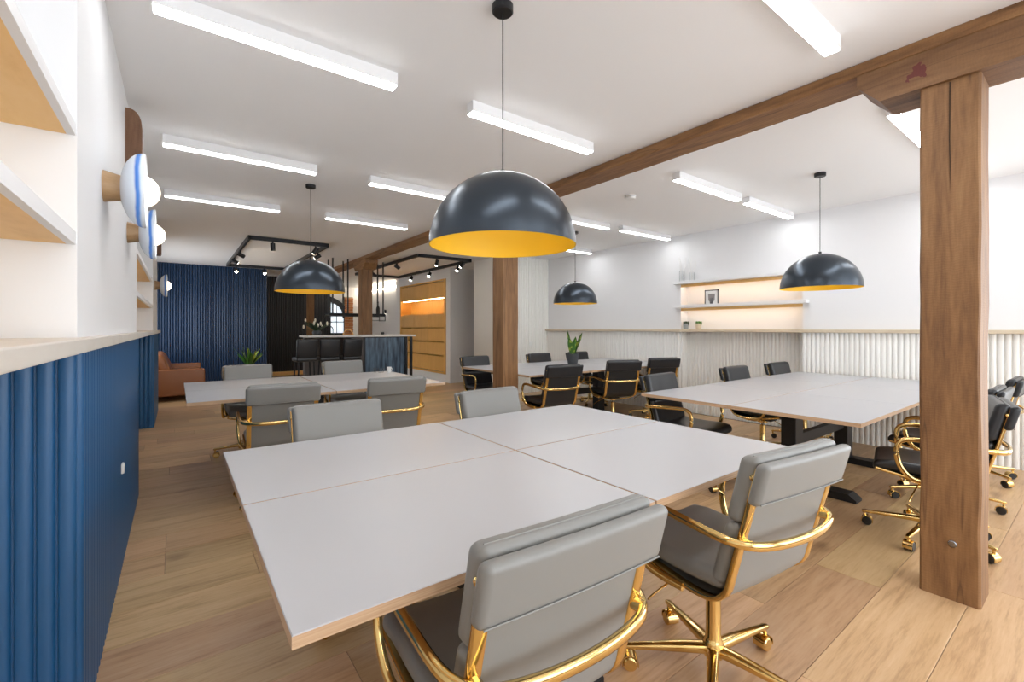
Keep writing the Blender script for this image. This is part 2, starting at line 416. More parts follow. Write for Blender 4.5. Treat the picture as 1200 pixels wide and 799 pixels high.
# left wall: niche back plane, two pilasters
wl = structure(MB().box(-0.75, -0.65, Y0R, 9.1, 0, CZ).box(-0.75, -0.65, 9.1, 11.5, 0, 0.8).box(-0.75, -0.65, 9.1, 11.5, 1.9, CZ).box(-0.75, -0.65, 11.5, 11.9, 0, CZ).build('wall_left', WHITE), 'white wall with blue fluted wainscot and shelf niches')  # hidden opening past the far pilaster added to let in daylight
for (a, b) in ((1.88, 4.40), (7.24, 8.80)):
    lo = MB().box(-0.65, -0.243, a + 0.013, b - 0.002, 0, SILLZ0).build('wainscot_panel', BLUE, wl)
    MB().box(-0.65, -0.242, a, b, SILLZ1, CZ).build('pilaster', WHITE, wl)
    me = slat_mesh(0.0435, 0.0145, SILLZ0, BLUE)
    slat_run(lo, me, (-0.243, a + 0.013), (-0.243, b - 0.002), 0.0435, 0, R(90))     # front, faces +X
    slat_run(lo, me, (-0.65, a + 0.013), (-0.243, a + 0.013), 0.0435, 0, 0)          # return, faces -Y
sill = structure(MB().rbox(-0.425, (Y0R + 8.86) / 2, (SILLZ0 + SILLZ1) / 2, 0.45, 8.86 - Y0R, SILLZ1 - SILLZ0, 0.004, 1).build('trim_1', SILL), 'pale limed oak sill along the left wainscot')
# niche shelves on the left wall
def shelf_left(y0, y1, z0, z1, label):
    e = empty('wall_shelf', (-0.65, y0, z0)); tag(e, label, 'shelf', 'niche shelves on the left wall')
    MB().box(0.0, 0.385, 0.0, y1 - y0, 0.004, z1 - z0).build('board', WHITE, e)
    MB().box(0.0, 0.385, 0.0, y1 - y0, 0.0, 0.004).build('plywood_soffit', PLY, e)
    MB().box(0.385, 0.405, 0.0, y1 - y0, 0.0, z1 - z0).build('lipping', WHITE, e)
    MB().box(0.06, 0.085, 0.03, y1 - y0 - 0.03, -0.006, -0.0005).build('led_strip', LEDS, e)
    return e
shelf_left(-1.2, 1.879, 1.832, 1.866, 'upper white edged plywood shelf in the near left niche')
shelf_left(-1.2, 1.879, 1.503, 1.541, 'lower white edged plywood shelf in the near left niche')
shelf_left(4.401, 7.239, 1.832, 1.866, 'upper plywood shelf in the far niche behind the two wall lamps')
shelf_left(4.401, 7.239, 1.503, 1.541, 'lower plywood shelf in the far niche behind the two wall lamps')

# right wall with niche
XW = 6.0
wr = structure(MB().box(XW, XW + 0.4, Y0R, -2.3, 0, CZ).box(XW, XW + 0.4, -2.3, -0.1, 0, 0.12).box(XW, XW + 0.4, -2.3, -0.1, 2.5, CZ).box(XW, XW + 0.4, -0.1, 2.244, 0, CZ).box(XW, XW + 0.4, 3.87, 7.2, 0, CZ).box(XW + 0.17, XW + 0.4, 2.244, 3.87, 0, CZ)
               .box(XW, XW + 0.17, 2.244, 3.87, 1.93, CZ).build('wall_right', WHITE), 'white wall with cream fluted wainscot and a lit shelf niche')  # opening at the near end, out of view, added to let in daylight
P = 0.0465
for (ya, yb, xf) in ((0.0, 2.244, XW), (2.244, 3.87, XW + 0.17), (3.87, 6.83, XW)):
    pn = MB().box(xf - 0.028, xf - 0.0005, ya, yb, 0, 1.199).build('wainscot_panel', CREAM, wr)
    me = slat_mesh(P, 0.013, 1.199, CREAM)
    slat_run(pn, me, (xf - 0.028, ya), (xf - 0.028, yb), P, 0, R(-90))
me = slat_mesh(P, 0.013, 1.199, CREAM)
pn = MB().box(XW, XW + 0.142, 3.855, 3.868, 0, 1.199).build('wainscot_panel', CREAM, wr)
slat_run(pn, me, (XW, 3.855), (XW + 0.13, 3.855), P, 0, 0)
structure(MB().rbox(5.9495, (0.0 + 6.83) / 2, 1.2175, 0.049 * 2, 6.83 - 0.0, 0.035, 0.004, 1).box(5.998, XW + 0.17, 2.246, 3.868, 1.2, 1.235).build('trim_2', CAPW), 'pale oak cap along the cream wainscot')
# far fluted block, nib and grey wall
fb = structure(MB().box(4.9, 6.4, 6.845, 7.9, 0, CZ).build('wall_far', CREAM), 'cream full height fluted wall block')
slat_run(fb, slat_mesh(0.0585, 0.016, CZ, CREAM), (4.9, 6.845), (6.0, 6.845), 0.0585, 0, 0)
structure(MB().box(5.29, 6.4, 8.12, 8.4, 0, CZ).build('wall_nib', WHITE), 'narrow plain wall end behind the post')
wc = structure(MB().box(4.98, 6.4, 9.05, 9.24, 0, CZ).box(4.98, 6.4, 11.84, 12.2, 0, CZ).box(4.98, 6.4, 9.24, 11.84, 0, 0.19).box(4.98, 6.4, 9.24, 11.84, 2.40, CZ).box(5.3, 6.4, 9.24, 11.84, 0.19, 2.40).box(5.1, 6.4, 12.2, 15.6, 0, CZ).build('wall_cabinet', GREYW if False else WHITE), 'white wall holding the oak cabinet')
structure(MB().box(6.4, 6.5, 6.9, 15.65, 0, CZ).build('wall_far_right', WHITE), 'plain white wall closing the passage beyond the fluted block')
structure(MB().box(2.60, 2.72, 13.62, 15.65, 0, CZ).build('wall_kitchen_side', WHITE), 'white side wall of the far kitchen')
# blue end wall
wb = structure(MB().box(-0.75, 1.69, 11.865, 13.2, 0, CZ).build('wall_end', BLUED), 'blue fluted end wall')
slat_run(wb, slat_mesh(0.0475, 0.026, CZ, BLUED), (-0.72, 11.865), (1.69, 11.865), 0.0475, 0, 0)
# dark slatted recess with wood plinth
wd = structure(MB().box(1.69, 2.86, 13.3, 13.45, 0.1, CZ).build('wall_recess', BLACKSLAT), 'black slatted recess beside the blue wall')
slat_run(wd, slat_mesh(0.053, 0.018, CZ - 0.1, BLACKSLAT), (1.69, 13.3), (2.86, 13.3), 0.053, 0.1, 0)
structure(MB().box(1.69, 2.86, 13.2, 13.45, 0, 0.1).build('baseboard_end', PLY), 'wooden plinth below the black slats')
# kitchen end wall
wk = structure(MB().box(2.86, 5.2, 15.5, 15.65, 0, CZ).build('wall_kitchen', WHITE), 'far kitchen wall')
wdk = MB().box(3.0, 4.04, 15.44, 15.499, 0, CZ).build('slat_panel', BLACKSLAT, wk)
slat_run(wdk, slat_mesh(0.06, 0.02, CZ, BLACKSLAT), (3.0, 15.44), (4.04, 15.44), 0.06, 0, 0)
# wall behind the camera with two unseen openings added to let daylight in, closing wall on the left is wall_left
wbk = structure(MB().box(-0.75, -0.3, Y0R - 0.1, Y0R, 0, CZ).box(2.6, 3.0, Y0R - 0.1, Y0R, 0, CZ).box(5.9, 6.5, Y0R - 0.1, Y0R, 0, CZ)
                .box(-0.3, 2.6, Y0R - 0.1, Y0R, 0, 0.12).box(-0.3, 2.6, Y0R - 0.1, Y0R, 2.5, CZ).box(3.0, 5.9, Y0R - 0.1, Y0R, 0, 0.12).box(3.0, 5.9, Y0R - 0.1, Y0R, 2.5, CZ)
                .build('wall_back', WHITE), 'white wall behind the viewer with two tall openings added to let in light')

# ------------------------------------------------------------------ timber posts and beam
def rough_timber(mb, x0, x1, y0, y1, z0, z1, axis, seg, amp, ch=0.008):
    rng = random.Random(int((x0 + y0 * 3 + z1 * 7) * 100))
    c = ch
    sec = lambda a0, a1, b0, b1: [(a0 + c, b0), (a1 - c, b0), (a1, b0 + c), (a1, b1 - c), (a1 - c, b1), (a0 + c, b1), (a0, b1 - c), (a0, b0 + c)]
    if axis == 'z': S = sec(x0, x1, y0, y1); r0, r1 = z0, z1
    else: S = sec(x0, x1, z0, z1); r0, r1 = y0, y1
    v = []
    for k in range(seg + 1):
        h = r0 + (r1 - r0) * k / seg
        dx, dy = rng.uniform(-amp, amp), rng.uniform(-amp, amp)
        for (a, b) in S:
            q = (a + dx + rng.uniform(-amp, amp) * .6, b + dy + rng.uniform(-amp, amp) * .6)
            v.append((q[0], q[1], h) if axis == 'z' else (q[0], h, q[1]))
    n = 8
    f = [(k * n + i, k * n + (i + 1) % n, (k + 1) * n + (i + 1) % n, (k + 1) * n + i) for k in range(seg) for i in range(n)]
    f += [tuple(range(n)), tuple(range(seg * n, seg * n + n))]
    return mb.add(v, f)

beam = rough_timber(MB(), -0.12, 0.12, -2.5, 13.7, -0.034, 0.034, 'y', 40, 0.0035).build('timber_beam', BEAMW, None, (2.96, 0, 2.5915))
tag(beam, 'long reclaimed timber beam running under the ceiling over the posts', 'beam')
posts = [(0.465, 'reclaimed timber post nearest, in front of the black chairs at right', 2.86),
         (4.12, 'reclaimed timber post behind the big pendant, in front of the far black chairs', 2.865),
         (8.82, 'reclaimed timber post rising behind the bar counter', 2.865),
         (13.5, 'farthest timber post beside the black slatted recess', 2.87)]
for k, (py, lab, pxx) in enumerate(posts):
    e = empty('timber_post', (pxx + 0.106, py, 0)); tag(e, lab, 'post', 'reclaimed timber posts')
    rough_timber(MB(), -0.106, 0.106, -0.103, 0.103, 0, 2.392, 'z', 14, 0.0022).build('shaft', POSTW, e)
    pts = [(-0.345, 0.168), (-0.345, 0.105), (-0.25, 0.0), (0.25, 0.0), (0.345, 0.105), (0.345, 0.168)]
    bo = MB().prism(pts, 'x', -0.125, 0.125).build('bolster', BOLW if k == 0 else BEAMW, e, (0, 0, 2.392))
    bo.data.transform(Matrix.Translation((0, 0, -0.084))); bo.location.z += 0.084
    if k == 0:
        ck = [(-0.0012, 2.385), (0.0022, 2.385), (0.0026, 2.25), (0.0034, 2.12), (0.0012, 1.98), (0.0004, 1.86), (-0.0010, 1.99), (0.0005, 2.13), (-0.0006, 2.26)]
        MB().prism([(a - 0.004, b) for a, b in ck], 'x', -0.1082, -0.098).build('drying_check', DARKC, e)
        MB().lathe([(0.0, -0.003), (0.012, -0.003), (0.016, 0.0), (0.016, 0.004), (0.008, 0.004), (0.0, 0.002)], 12, axis='x').build('bolt', STEEL, e, (-0.111, -0.012, 0.26))

# ------------------------------------------------------------------ linear ceiling lamps
def linear_lamp(x0, x1, y, label, proto=[None]):
    e = empty('linear_lamp', ((x0 + x1) / 2, y, CZ)); tag(e, label, 'ceiling lamp', 'white linear ceiling lamps')
    L = (x1 - x0) / 2
    MB().box(-L, L, -0.035, -0.031, -0.065, 0).box(-L, L, 0.031, 0.035, -0.065, 0).box(-L, -L + 0.004, -0.031, 0.031, -0.065, 0) \
        .box(L - 0.004, L, -0.031, 0.031, -0.065, 0).box(-L + 0.004, L - 0.004, -0.031, 0.031, -0.02, 0).build('housing', HOUS, e)
    MB().box(-L + 0.0045, L - 0.0045, -0.0305, 0.0305, -0.072, -0.045).build('diffuser', DIFF, e)
    return e
for x0, x1, y, lab in [
        (-0.08, 0.955, 2.35, 'longest linear ceiling lamp at upper left of the photo'),
        (1.43, 2.475, 2.35, 'linear ceiling lamp crossing behind the big pendant cord'),
        (-0.08, 0.95, 4.055, 'linear ceiling lamp above and left of the second pendant canopy'),
        (1.40, 2.45, 4.045, 'linear ceiling lamp with its right end behind the big pendant dome'),
        (-0.10, 0.925, 5.62, 'shortest looking linear ceiling lamp of the left row, third along, just above the black track'),
        (1.42, 2.44, 5.62, 'linear ceiling lamp right of the second pendant cord'),
        (1.43, 2.50, 0.81, 'near linear ceiling lamp cut by the top edge above the right tables'),
        (-0.08, 0.95, 0.81, 'linear ceiling lamp over the near left niche'),
        (3.53, 4.62, 2.32, 'linear ceiling lamp left of the right pendant canopy'),
        (4.78, 5.85, 2.32, 'linear ceiling lamp beside the right wall above the lit shelves'),
        (3.50, 4.56, 4.01, 'linear ceiling lamp just right of the big pendant dome'),
        (4.77, 5.84, 3.97, 'linear ceiling lamp beside the right wall, above the small far pendant'),
        (4.77, 5.82, 5.52, 'farthest short looking linear ceiling lamp near the right wall'),
        (3.52, 4.58, 0.82, 'linear ceiling lamp partly hidden by the nearest post'),
        (4.80, 5.86, 0.82, 'linear ceiling lamp hidden behind the nearest post'),
        (3.50, 4.56, 5.52, 'linear ceiling lamp hidden behind the big pendant dome'),
        (-0.08, 0.95, -0.85, 'unseen linear ceiling lamp added behind the viewer at left'),  # unseen row behind the viewer, added to help light the room
        (1.43, 2.48, -0.85, 'unseen linear ceiling lamp added behind the viewer in the middle'),
        (3.52, 4.58, -0.85, 'unseen linear ceiling lamp added behind the viewer at right')]:
    linear_lamp(x0, x1, y, lab)
sd = empty('smoke_detector', (3.78, 3.02, CZ)); tag(sd, 'round white smoke detector on the ceiling right of the beam', 'detector')
MB().lathe([(0.055, 0), (0.055, -0.018), (0.045, -0.034), (0.0, -0.036)], 24).build('body', PLASTIC, sd, smooth=40)
MB().lathe([(0.046, -0.010), (0.0565, -0.014), (0.0565, -0.017), (0.046, -0.02)], 24, cap=False).build('vent_ring', CERG, sd)

# ------------------------------------------------------------------ dome pendants
def pendant(x, y, label, rim=1.60):
    e = empty('dome_pendant', (x, y, CZ)); tag(e, label, 'pendant lamp', 'black dome pendants with yellow insides')
    rr, hh = 0.31, 0.305
    zr = rim - CZ
    out, inn = [], []
    for k in range(17):
        a = k / 16 * PI / 2
        out.append((max(1e-5, rr * math.sin(a)), zr + hh * math.cos(a)))
        inn.append((max(1e-5, (rr - 0.004) * math.sin(a)), zr + (hh - 0.004) * math.cos(a)))
    MB().lathe(out, 56, cap=False).build('dome', SHADE, e, smooth=180)
    MB().lathe(inn + [(rr, zr)], 56, cap=False).build('yellow_lining', YELLOW, e, smooth=60)
    MB().lathe([(0.045, 0), (0.045, -0.028), (0.04, -0.033), (0.0, -0.033)], 24).build('canopy', BLACKM, e, smooth=40)
    MB().tube([(0, 0, -0.03), (0, 0, zr + hh + 0.012)], 0.0028, 6).build('cord', BLACKP, e)
    MB().lathe([(0.012, zr + hh + 0.018), (0.012, zr + hh - 0.004)], 12).build('cord_grip', BLACKM, e)
    MB().lathe([(0.02, zr + hh - 0.005), (0.02, zr + hh - 0.07), (0.014, zr + hh - 0.075)], 12).build('lamp_holder', BLACKM, e)
    MB().sphere((0, 0, zr + hh - 0.105), 0.035, 14, 8).build('bulb', BULB, e, smooth=180)
    return e
pendant(1.115, 1.565, 'largest dome pendant, hanging over the near grey chair table')
pendant(1.03, 4.62, 'dome pendant hanging left over the second grey chair table')
pendant(4.575, 1.575, 'dome pendant hanging right over the table beside the lit shelves', 1.605)
pendant(4.55, 4.61, 'smallest dome pendant, over the far black chair table')

# ------------------------------------------------------------------ wall sconces (left)
def sconce(y, label):
    e = empty('wall_sconce', (-0.242, y, 1.836)); tag(e, label, 'wall lamp', 'painted dish sconces on the left wall')
    MB().lathe([(0.064, 0.0), (0.052, 0.055)], 28, axis='x').build('wood_base', SCONW, e, smooth=40)
    rr = 0.155; pr = []; pi_ = []
    for k in range(13):
        a = k / 12
        pr.append((max(1e-5, rr * math.sin(a * PI / 2)), 0.05 + 0.082 * (1 - math.cos(a * PI / 2))))
    pi_ = [(max(1e-5, r - 0.004), h + 0.005) for r, h in pr]
    MB().lathe(pr + list(reversed(pi_)), 44, axis='x', cap=False).build('dish', DISH, e, smooth=50)
    MB().lathe([(0.03, 0.05), (0.03, 0.085)], 16, axis='x').build('lamp_holder', GLAZE, e, smooth=40)
    g = MB().sphere((0.118, 0, 0), 0.068, 24, 14).build('globe', GLOBE, e, smooth=180)
    return e
sconce(2.49, 'nearest wall sconce, blue ringed dish with glowing globe on a wood base')
sconce(3.61, 'second wall sconce just behind the nearest one')
sconce(7.83, 'farthest wall sconce, small against the blue end wall')
# timber stubs in the left wall
for (y, z0, z1, lab, xo) in ((3.56, 2.17, 2.545, 'dark rounded timber stub high on the left wall above the sconces', 0.075), (7.28, 2.18, 2.545, 'far dark timber stub peeping out behind the second sconce globe', 0.085)):
    s_ = MB(); pts = [(0, 0)]
    pts += [(xo * 0.9, 0), (xo, 0.02)]
    hz = z1 - z0
    for k in range(6):
        a = k / 5 * PI / 2
        pts.append((xo * (0.25 + 0.75 * math.cos(a)), hz - 0.09 + 0.09 * math.sin(a)))
    pts.append((0, hz))
    o = MB().prism(pts, 'y', -0.09, 0.09).build('timber_stub', DARKW, None, (-0.242, y, z0)); tag(o, lab, 'beam end', 'old timber stubs in the left wall')

# ------------------------------------------------------------------ shelves in the right niche
def shelf_right(z, label):
    e = empty('wall_shelf', (XW, 2.244, z)); tag(e, label, 'shelf', 'lit shelves on the right wall')
    L = 3.87 - 2.244
    MB().rbox(-0.05, L / 2, 0.057, 0.10, L + 0.14, 0.04, 0.003, 1).build('board', WHITE, e)
    MB().box(0.0, 0.018, 0.003, L - 0.003, -0.004, 0.034).box(0.018, 0.168, 0.003, L - 0.003, 0.012, 0.034).build('oak_batten', PLY, e)
    MB().box(0.022, 0.045, 0.03, L - 0.03, 0.004, 0.0115).build('led_strip', LED, e)
    return e
shelf_right(1.862, 'upper lit shelf on the right wall, under the two clear vases')
shelf_right(1.512, 'lower lit shelf on the right wall, holding the picture frame')
# picture frame
fr = empty('picture_frame', (5.95, 3.36, 1.5725), R(90)); tag(fr, 'small silver framed picture leaning on the lower lit shelf', 'picture')
m = MB(); wF, hF = 0.10, 0.122
m.box(-wF, -wF + .014, -.008, .008, 0, 2 * hF * .87).box(wF - .014, wF, -.008, .008, 0, 2 * hF * .87).box(-wF, wF, -.008, .008, 0, .014).box(-wF, wF, -.008, .008, 2 * hF * .87 - .014, 2 * hF * .87)
fm = m.build('frame', STEEL, fr)
MB().box(-wF + .014, wF - .014, -0.003, 0.005, .014, 2 * hF * .87 - .014).build('mount', PAPER, fr)
MB().prism([(-0.045, 0.065), (-0.03, 0.05), (0.03, 0.05), (0.045, 0.07), (0.05, 0.155), (-0.05, 0.155)], 'y', 0.005, 0.006).build('print', PICT, fr)
for ob in fr.children: pass
fr.rotation_euler = (0, 0, R(-90))
MB().box(-0.02, 0.02, 0.008, 0.012, 0.0, 0.1).build('stand', STEEL, fr)
for ob in list(fr.children):
    ob.scale.y = -1 if False else 1
# turn so that the print (+Y local) faces the room (-X)
fr.rotation_euler = (0, 0, R(90))
# glass vases with twigs on upper shelf
for k, (y, hh) in enumerate(((3.82, 0.17), (3.66, 0.13))):
    v = empty('glass_vase', (5.95, y, 1.9225)); tag(v, ['left clear glass vase with pale twigs on the upper shelf', 'right clear glass vase with pale twigs on the upper shelf'][k], 'vase', 'clear vases on the upper shelf')
    MB().lathe([(0.0, 0.001), (0.032, 0.001), (0.034, 0.01), (0.034, hh), (0.031, hh), (0.031, 0.012), (0.0, 0.010)], 20, cap=False).build('vessel', GLASS, v, smooth=40)
    tw = MB(); rng = random.Random(k)
    for j in range(5):
        a = rng.uniform(0, 6.28); q = rng.uniform(.03, .09)
        tw.tube(smooth_path([(0.01 * math.cos(a), .01 * math.sin(a), 0.02), (0.02 * math.cos(a), .02 * math.sin(a), hh), (q * math.cos(a + .4), q * math.sin(a + .4), hh + .1), (q * 1.1 * math.cos(a), q * 1.1 * math.sin(a), hh + .17 + .05 * j / 5)], 3), 0.0025, 5)
    tag(tw.build('twigs', PAPER, v), kind='stuff')
# two tiny pots on the wainscot cap
for k, (y, mm, lab) in enumerate(((3.80, CERG, 'tiny grey pot on the wainscot cap under the lit shelves'), (3.60, CAPW, 'tiny tan pot with a green succulent on the wainscot cap'))):
    p = empty('small_pot', (6.02, y, 1.2355)); tag(p, lab, 'pot', 'tiny pots under the lit shelves')
    MB().lathe([(0.0, 0), (0.034, 0), (0.042, 0.085), (0.036, 0.085), (0.034, 0.07), (0.0, 0.068)], 18, cap=False).build('pot', mm, p, smooth=40)
    lf = MB()
    for j in range(9):
        a = j * 2.4; t = 0.012 + 0.014 * (j % 3)
        lf.sphere((t * math.cos(a), t * math.sin(a), 0.085 + 0.012 * (j % 2)), 0.013, 6, 5, (1, 1, 1.8))
    tag(lf.build('succulent', LEAF if k else LEAFD, p, smooth=180), kind='stuff')

# ------------------------------------------------------------------ switches / outlets
def plate(name, loc, rz, label, cat, sz=0.085):
    e = empty(name, loc, rz); tag(e, label, cat)
    MB().rbox(0, -0.004, 0, sz, 0.008, sz, 0.003, 1).build('plate', PLASTIC, e)
    MB().rbox(0, -0.009, 0, 0.03, 0.006, 0.05, 0.002, 1).build('rocker', PLASTIC, e)
    return e
plate('light_switch', (5.537, 6.8285, 0.945), 0, 'white light switch on the cream fluted block right of the second post', 'switch')
plate('wall_outlet', (-0.2285, 3.06, 0.53), R(90), 'white socket low on the blue fluted panel', 'outlet', 0.05)

# ------------------------------------------------------------------ tables
TH = 0.735
def table(name_label, x0, x1, y0, y1, nx, peds, rz=0, off=(0, 0)):
    cx, cy = (x0 + x1) / 2, (y0 + y1) / 2
    e = empty('conference_table', (cx, cy, 0)); tag(e, name_label, 'table', 'white topped conference tables')
    wx, wy = (x1 - x0) / nx, (y1 - y0) / 2; g = 0.0042; c = 0.0015
    m = MB()
    a, b, t = wx / 2 - g, wy / 2 - g, 0.024
    m.mat(1); m.box(-a, a, -b, b, -t, -0.0015)
    m.mat(0); m.add([(-a + c, -b + c, 0), (a - c, -b + c, 0), (a - c, b - c, 0), (-a + c, b - c, 0), (-a, -b, -c), (a, -b, -c), (a, b, -c), (-a, b, -c)],
                    [(0, 1, 2, 3), (0, 4, 5, 1), (1, 5, 6, 2), (2, 6, 7, 3), (3, 7, 4, 0)])
    me = m.mesh('table_panel', [LAMI, PLYEDGE])
    for i in range(nx):
        for j in range(2):
            link('table_panel', me, e, (x0 + (i + .5) * wx - cx, y0 + (j + .5) * wy - cy, TH))
    for px_ in peds:
        p = MB().rbox(0, 0, 0.36, 0.14, 0.11, 0.64, 0.006, 1).build('pedestal', BLACKM, e, (px_ - cx, 0, 0))
        MB().prism([(-0.44, 0), (0.44, 0), (0.44, 0.018), (0.39, 0.055), (-0.39, 0.055), (-0.44, 0.018)], 'x', -0.06, 0.06).build('foot', BLACKM, e, (px_ - cx, 0, 0.0))
        MB().prism([(-0.5, 0.711), (0.5, 0.711), (0.5, 0.69), (0.3, 0.665), (-0.3, 0.665), (-0.5, 0.69)], 'x', -0.05, 0.05).build('top_bracket', BLACKM, e, (px_ - cx, 0, 0))
    if len(peds) > 1:
        MB().rbox((peds[0] + peds[1]) / 2 - cx, 0, 0.36, peds[1] - peds[0] - 0.13, 0.05, 0.085, 0.004, 1).build('stretcher', BLACKM, e)
    else:
        L = (x1 - x0) / 2 - 0.25
        MB().box(-L, L, -0.03, 0.03, 0.675, 0.71).build('rail', BLACKM, e)
    return e
table('near white four panel table with the four grey chairs', 0.15, 2.15, 0.82, 2.225, 2, [1.15])
table('white four panel table behind, with grey chairs, beside the blue wainscot', 0.05, 2.06, 3.83, 5.27, 2, [1.05])
table('white six panel table beside the cream wainscot at right', 2.965, 5.92, 0.825, 2.27, 3, [3.93, 5.05])
table('far white table with the snake plant and black chairs', 3.08, 5.92, 3.83, 5.27, 3, [4.03, 4.97])

# ------------------------------------------------------------------ chairs
def back_y(z):           # y of the frame centreline at height z on the back
    pts = [(0.47, -0.205), (0.56, -0.228), (0.68, -0.262), (0.86, -0.308), (0.92, -0.325)]
    for (z0, y0), (z1, y1) in zip(pts, pts[1:]):
        if z <= z1: return y0 + (y1 - y0) * (z - z0) / (z1 - z0)
    return pts[-1][1]
FRAME = [(0.245, 0.440), (0.15, 0.420), (0.02, 0.404), (-0.09, 0.398), (-0.158, 0.409), (-0.198, 0.445), (-0.216, 0.505), (-0.238, 0.59), (-0.264, 0.69), (-0.291, 0.80), (-0.303, 0.842)]
def make_chair(kind):
    L = GREYL if kind == 'grey' else BLACKL
    LP = GREYL2 if kind == 'grey' else BLACKL2
    e = empty('office_chair'); tag(e, 'x', 'chair')
    # side frames
    for s in (-1, 1):
        pth = smooth_path([(s * 0.208, y, z) for y, z in FRAME], 4)
        MB().sweep(pth, rrect(0.030, 0.017, 0.005), up=(0, 0.7, 0.7)).build('side_frame', GOLD, e, smooth=40)
    # sling: thin leather sheet between the frames
    pth = [(p[1], p[2]) for p in smooth_path([(0, y, z) for y, z in FRAME[:-1]], 4)]
    v, f = [], []
    nx = 9
    def nrm(i):
        a, b = pth[max(i - 1, 0)], pth[min(i + 1, len(pth) - 1)]
        d = Vector((b[0] - a[0], b[1] - a[1])).normalized(); return Vector((d.y, -d.x))
    for off in (-0.004, 0.004):
        for i, (y, z) in enumerate(pth):
            nn = nrm(i)
            for j in range(nx):
                x = (j / (nx - 1) * 2 - 1)
                sag = 0.005 * (1 - x * x)
                q = Vector((y, z)) + nn * (off + sag * (-1))
                v.append((x * 0.198, q.x, q.y))
    N = len(pth) * nx
    for i in range(len(pth) - 1):
        for j in range(nx - 1):
            a = i * nx + j
            f.append((a, a + 1, a + nx + 1, a + nx)); f.append((N + a, N + a + nx, N + a + nx + 1, N + a + 1))
    for i in range(len(pth) - 1):
        for j in (0, nx - 1):
            a = i * nx + j; f.append((a, a + nx, N + a + nx, N + a))
    for i in (0, len(pth) - 1):
        for j in range(nx - 1):
            a = i * nx + j; f.append((a, a + 1, N + a + 1, N + a))
    MB().add(v, f).build('sling', L, e, smooth=50)
    # pads on the front of the back
    th = R(15.5)
    def lean(z0, dy):
        def fn(x, y, z):
            return (x, back_y(z) + dy + y - 0.010 * (1 - (x / 0.23) ** 2) * 0.5, z)
        return fn
    up = MB().rbox(0, 0, 0.770, 0.442, 0.058, 0.205, 0.022, 3, lean(0, 0.036), mid=5).build('back_cushion', L, e, smooth=180)
    zz = 0.845
    MB().tube([(-0.205, back_y(.87) + 0.030, 0.8718)] + [(x, back_y(.87) + 0.030 - 0.005 * (1 - (x / .23) ** 2), 0.8728) for x in (-.14, -.07, 0, .07, .14)] + [(0.205, back_y(.87) + 0.030, 0.8718)], 0.0022, 6).build('piping', LP, up)
    MB().rbox(0, 0, 0.563, 0.438, 0.052, 0.205, 0.022, 3, lean(0, 0.036), mid=5).build('back_cushion', L, e, smooth=180)
    # head roll: leather flap wrapped round the top of the frames, on the rear side
    def rfn(x, y, z):
        return (x, back_y(z) - 0.012 + y - 0.006 * (1 - (x / 0.235) ** 2), z + 0.002)
    ro = MB().rbox(0, 0, 0.797, 0.464, 0.040, 0.126, 0.017, 3, rfn, mid=6).build('head_roll', L, e, smooth=180)
    MB().tube([(x, back_y(.745) - 0.0325 - 0.006 * (1 - (x / .235) ** 2), 0.745) for x in (-.222, -.15, -.07, 0, .07, .15, .222)], 0.0022, 6).build('piping', LP, ro)
    for s in (-1, 1):
        MB().lathe([(0.0, 0.006), (0.007, 0.004), (0.009, 0.0), (0.009, -0.03)], 10, axis='x').build('frame_cap', GOLD, e, (s * 0.221, back_y(.815) + 0.010, 0.815), 0 if s > 0 else PI, smooth=40)
    # seat
    def sfn(x, y, z):
        return (x, y, z + 0.012 * ((y - 0.02) / 0.2) ** 2 + 0.010 * (x / 0.22) ** 2 - (0.02 * max(0, (y - 0.14) / 0.1) ** 2))
    MB().rbox(0, 0.035, 0.450, 0.432, 0.445, 0.062, 0.026, 3, sfn, mid=6).build('seat_cushion', L, e, smooth=180)
    # arms: one brass hoop that runs round behind the back
    half = [(0.222, -0.05, 0.392), (0.235, 0.03, 0.398), (0.248, 0.09, 0.42), (0.256, 0.135, 0.48), (0.258, 0.150, 0.56), (0.258, 0.135, 0.618), (0.258, 0.08, 0.638), (0.258, -0.06, 0.634), (0.255, -0.17, 0.626), (0.240, -0.24, 0.620), (0.195, -0.288, 0.616), (0.105, -0.312, 0.614)]
    hoop = half + [(0.0, -0.320, 0.614)] + [(-x, y, z) for x, y, z in reversed(half)]
    MB().sweep(smooth_path(hoop, 4), rrect(0.020, 0.027, 0.0085), up=(0, 0.02, 1)).build('armrest', GOLD, e, smooth=50)
    for s in (-1, 1):
        MB().tube([(s * 0.210, -0.250, 0.617), (s * 0.212, -0.276, 0.617)], 0.015, 10).build('clamp', GOLD, e, smooth=50)
    # bracket under the seat
    b = MB()
    for (x, y) in ((0.21, 0.10), (-0.21, 0.10), (0.21, -0.12), (-0.21, -0.12)):
        b.sweep(smooth_path([(x * 0.08, y * 0.1, 0.352), (x * 0.45, y * 0.5, 0.362), (x * 0.85, y * 0.92, 0.384), (x, y, 0.398)], 3), rrect(0.026, 0.014, 0.005), scale=[1.3] * 4 + [1.0] * 6)
    b.lathe([(0.045, 0.338), (0.045, 0.362), (0.03, 0.372)], 14)
    b.build('swivel_bracket', GOLD if kind == 'grey' else GOLD, e, smooth=45)
    MB().rbox(0, 0.02, 0.374, 0.12, 0.18, 0.026, 0.01, 1).build('tilt_box', BLACKP, e, smooth=40)
    MB().tube(smooth_path([(-0.03, 0.03, 0.36), (-0.13, 0.06, 0.34), (-0.21, 0.09, 0.29), (-0.225, 0.095, 0.275)], 3), 0.004, 6).build('tilt_lever', GOLD, e, smooth=60)
    MB().lathe([(0.015, 0.2), (0.015, 0.345)], 14).build('piston', STEEL, e, smooth=40)
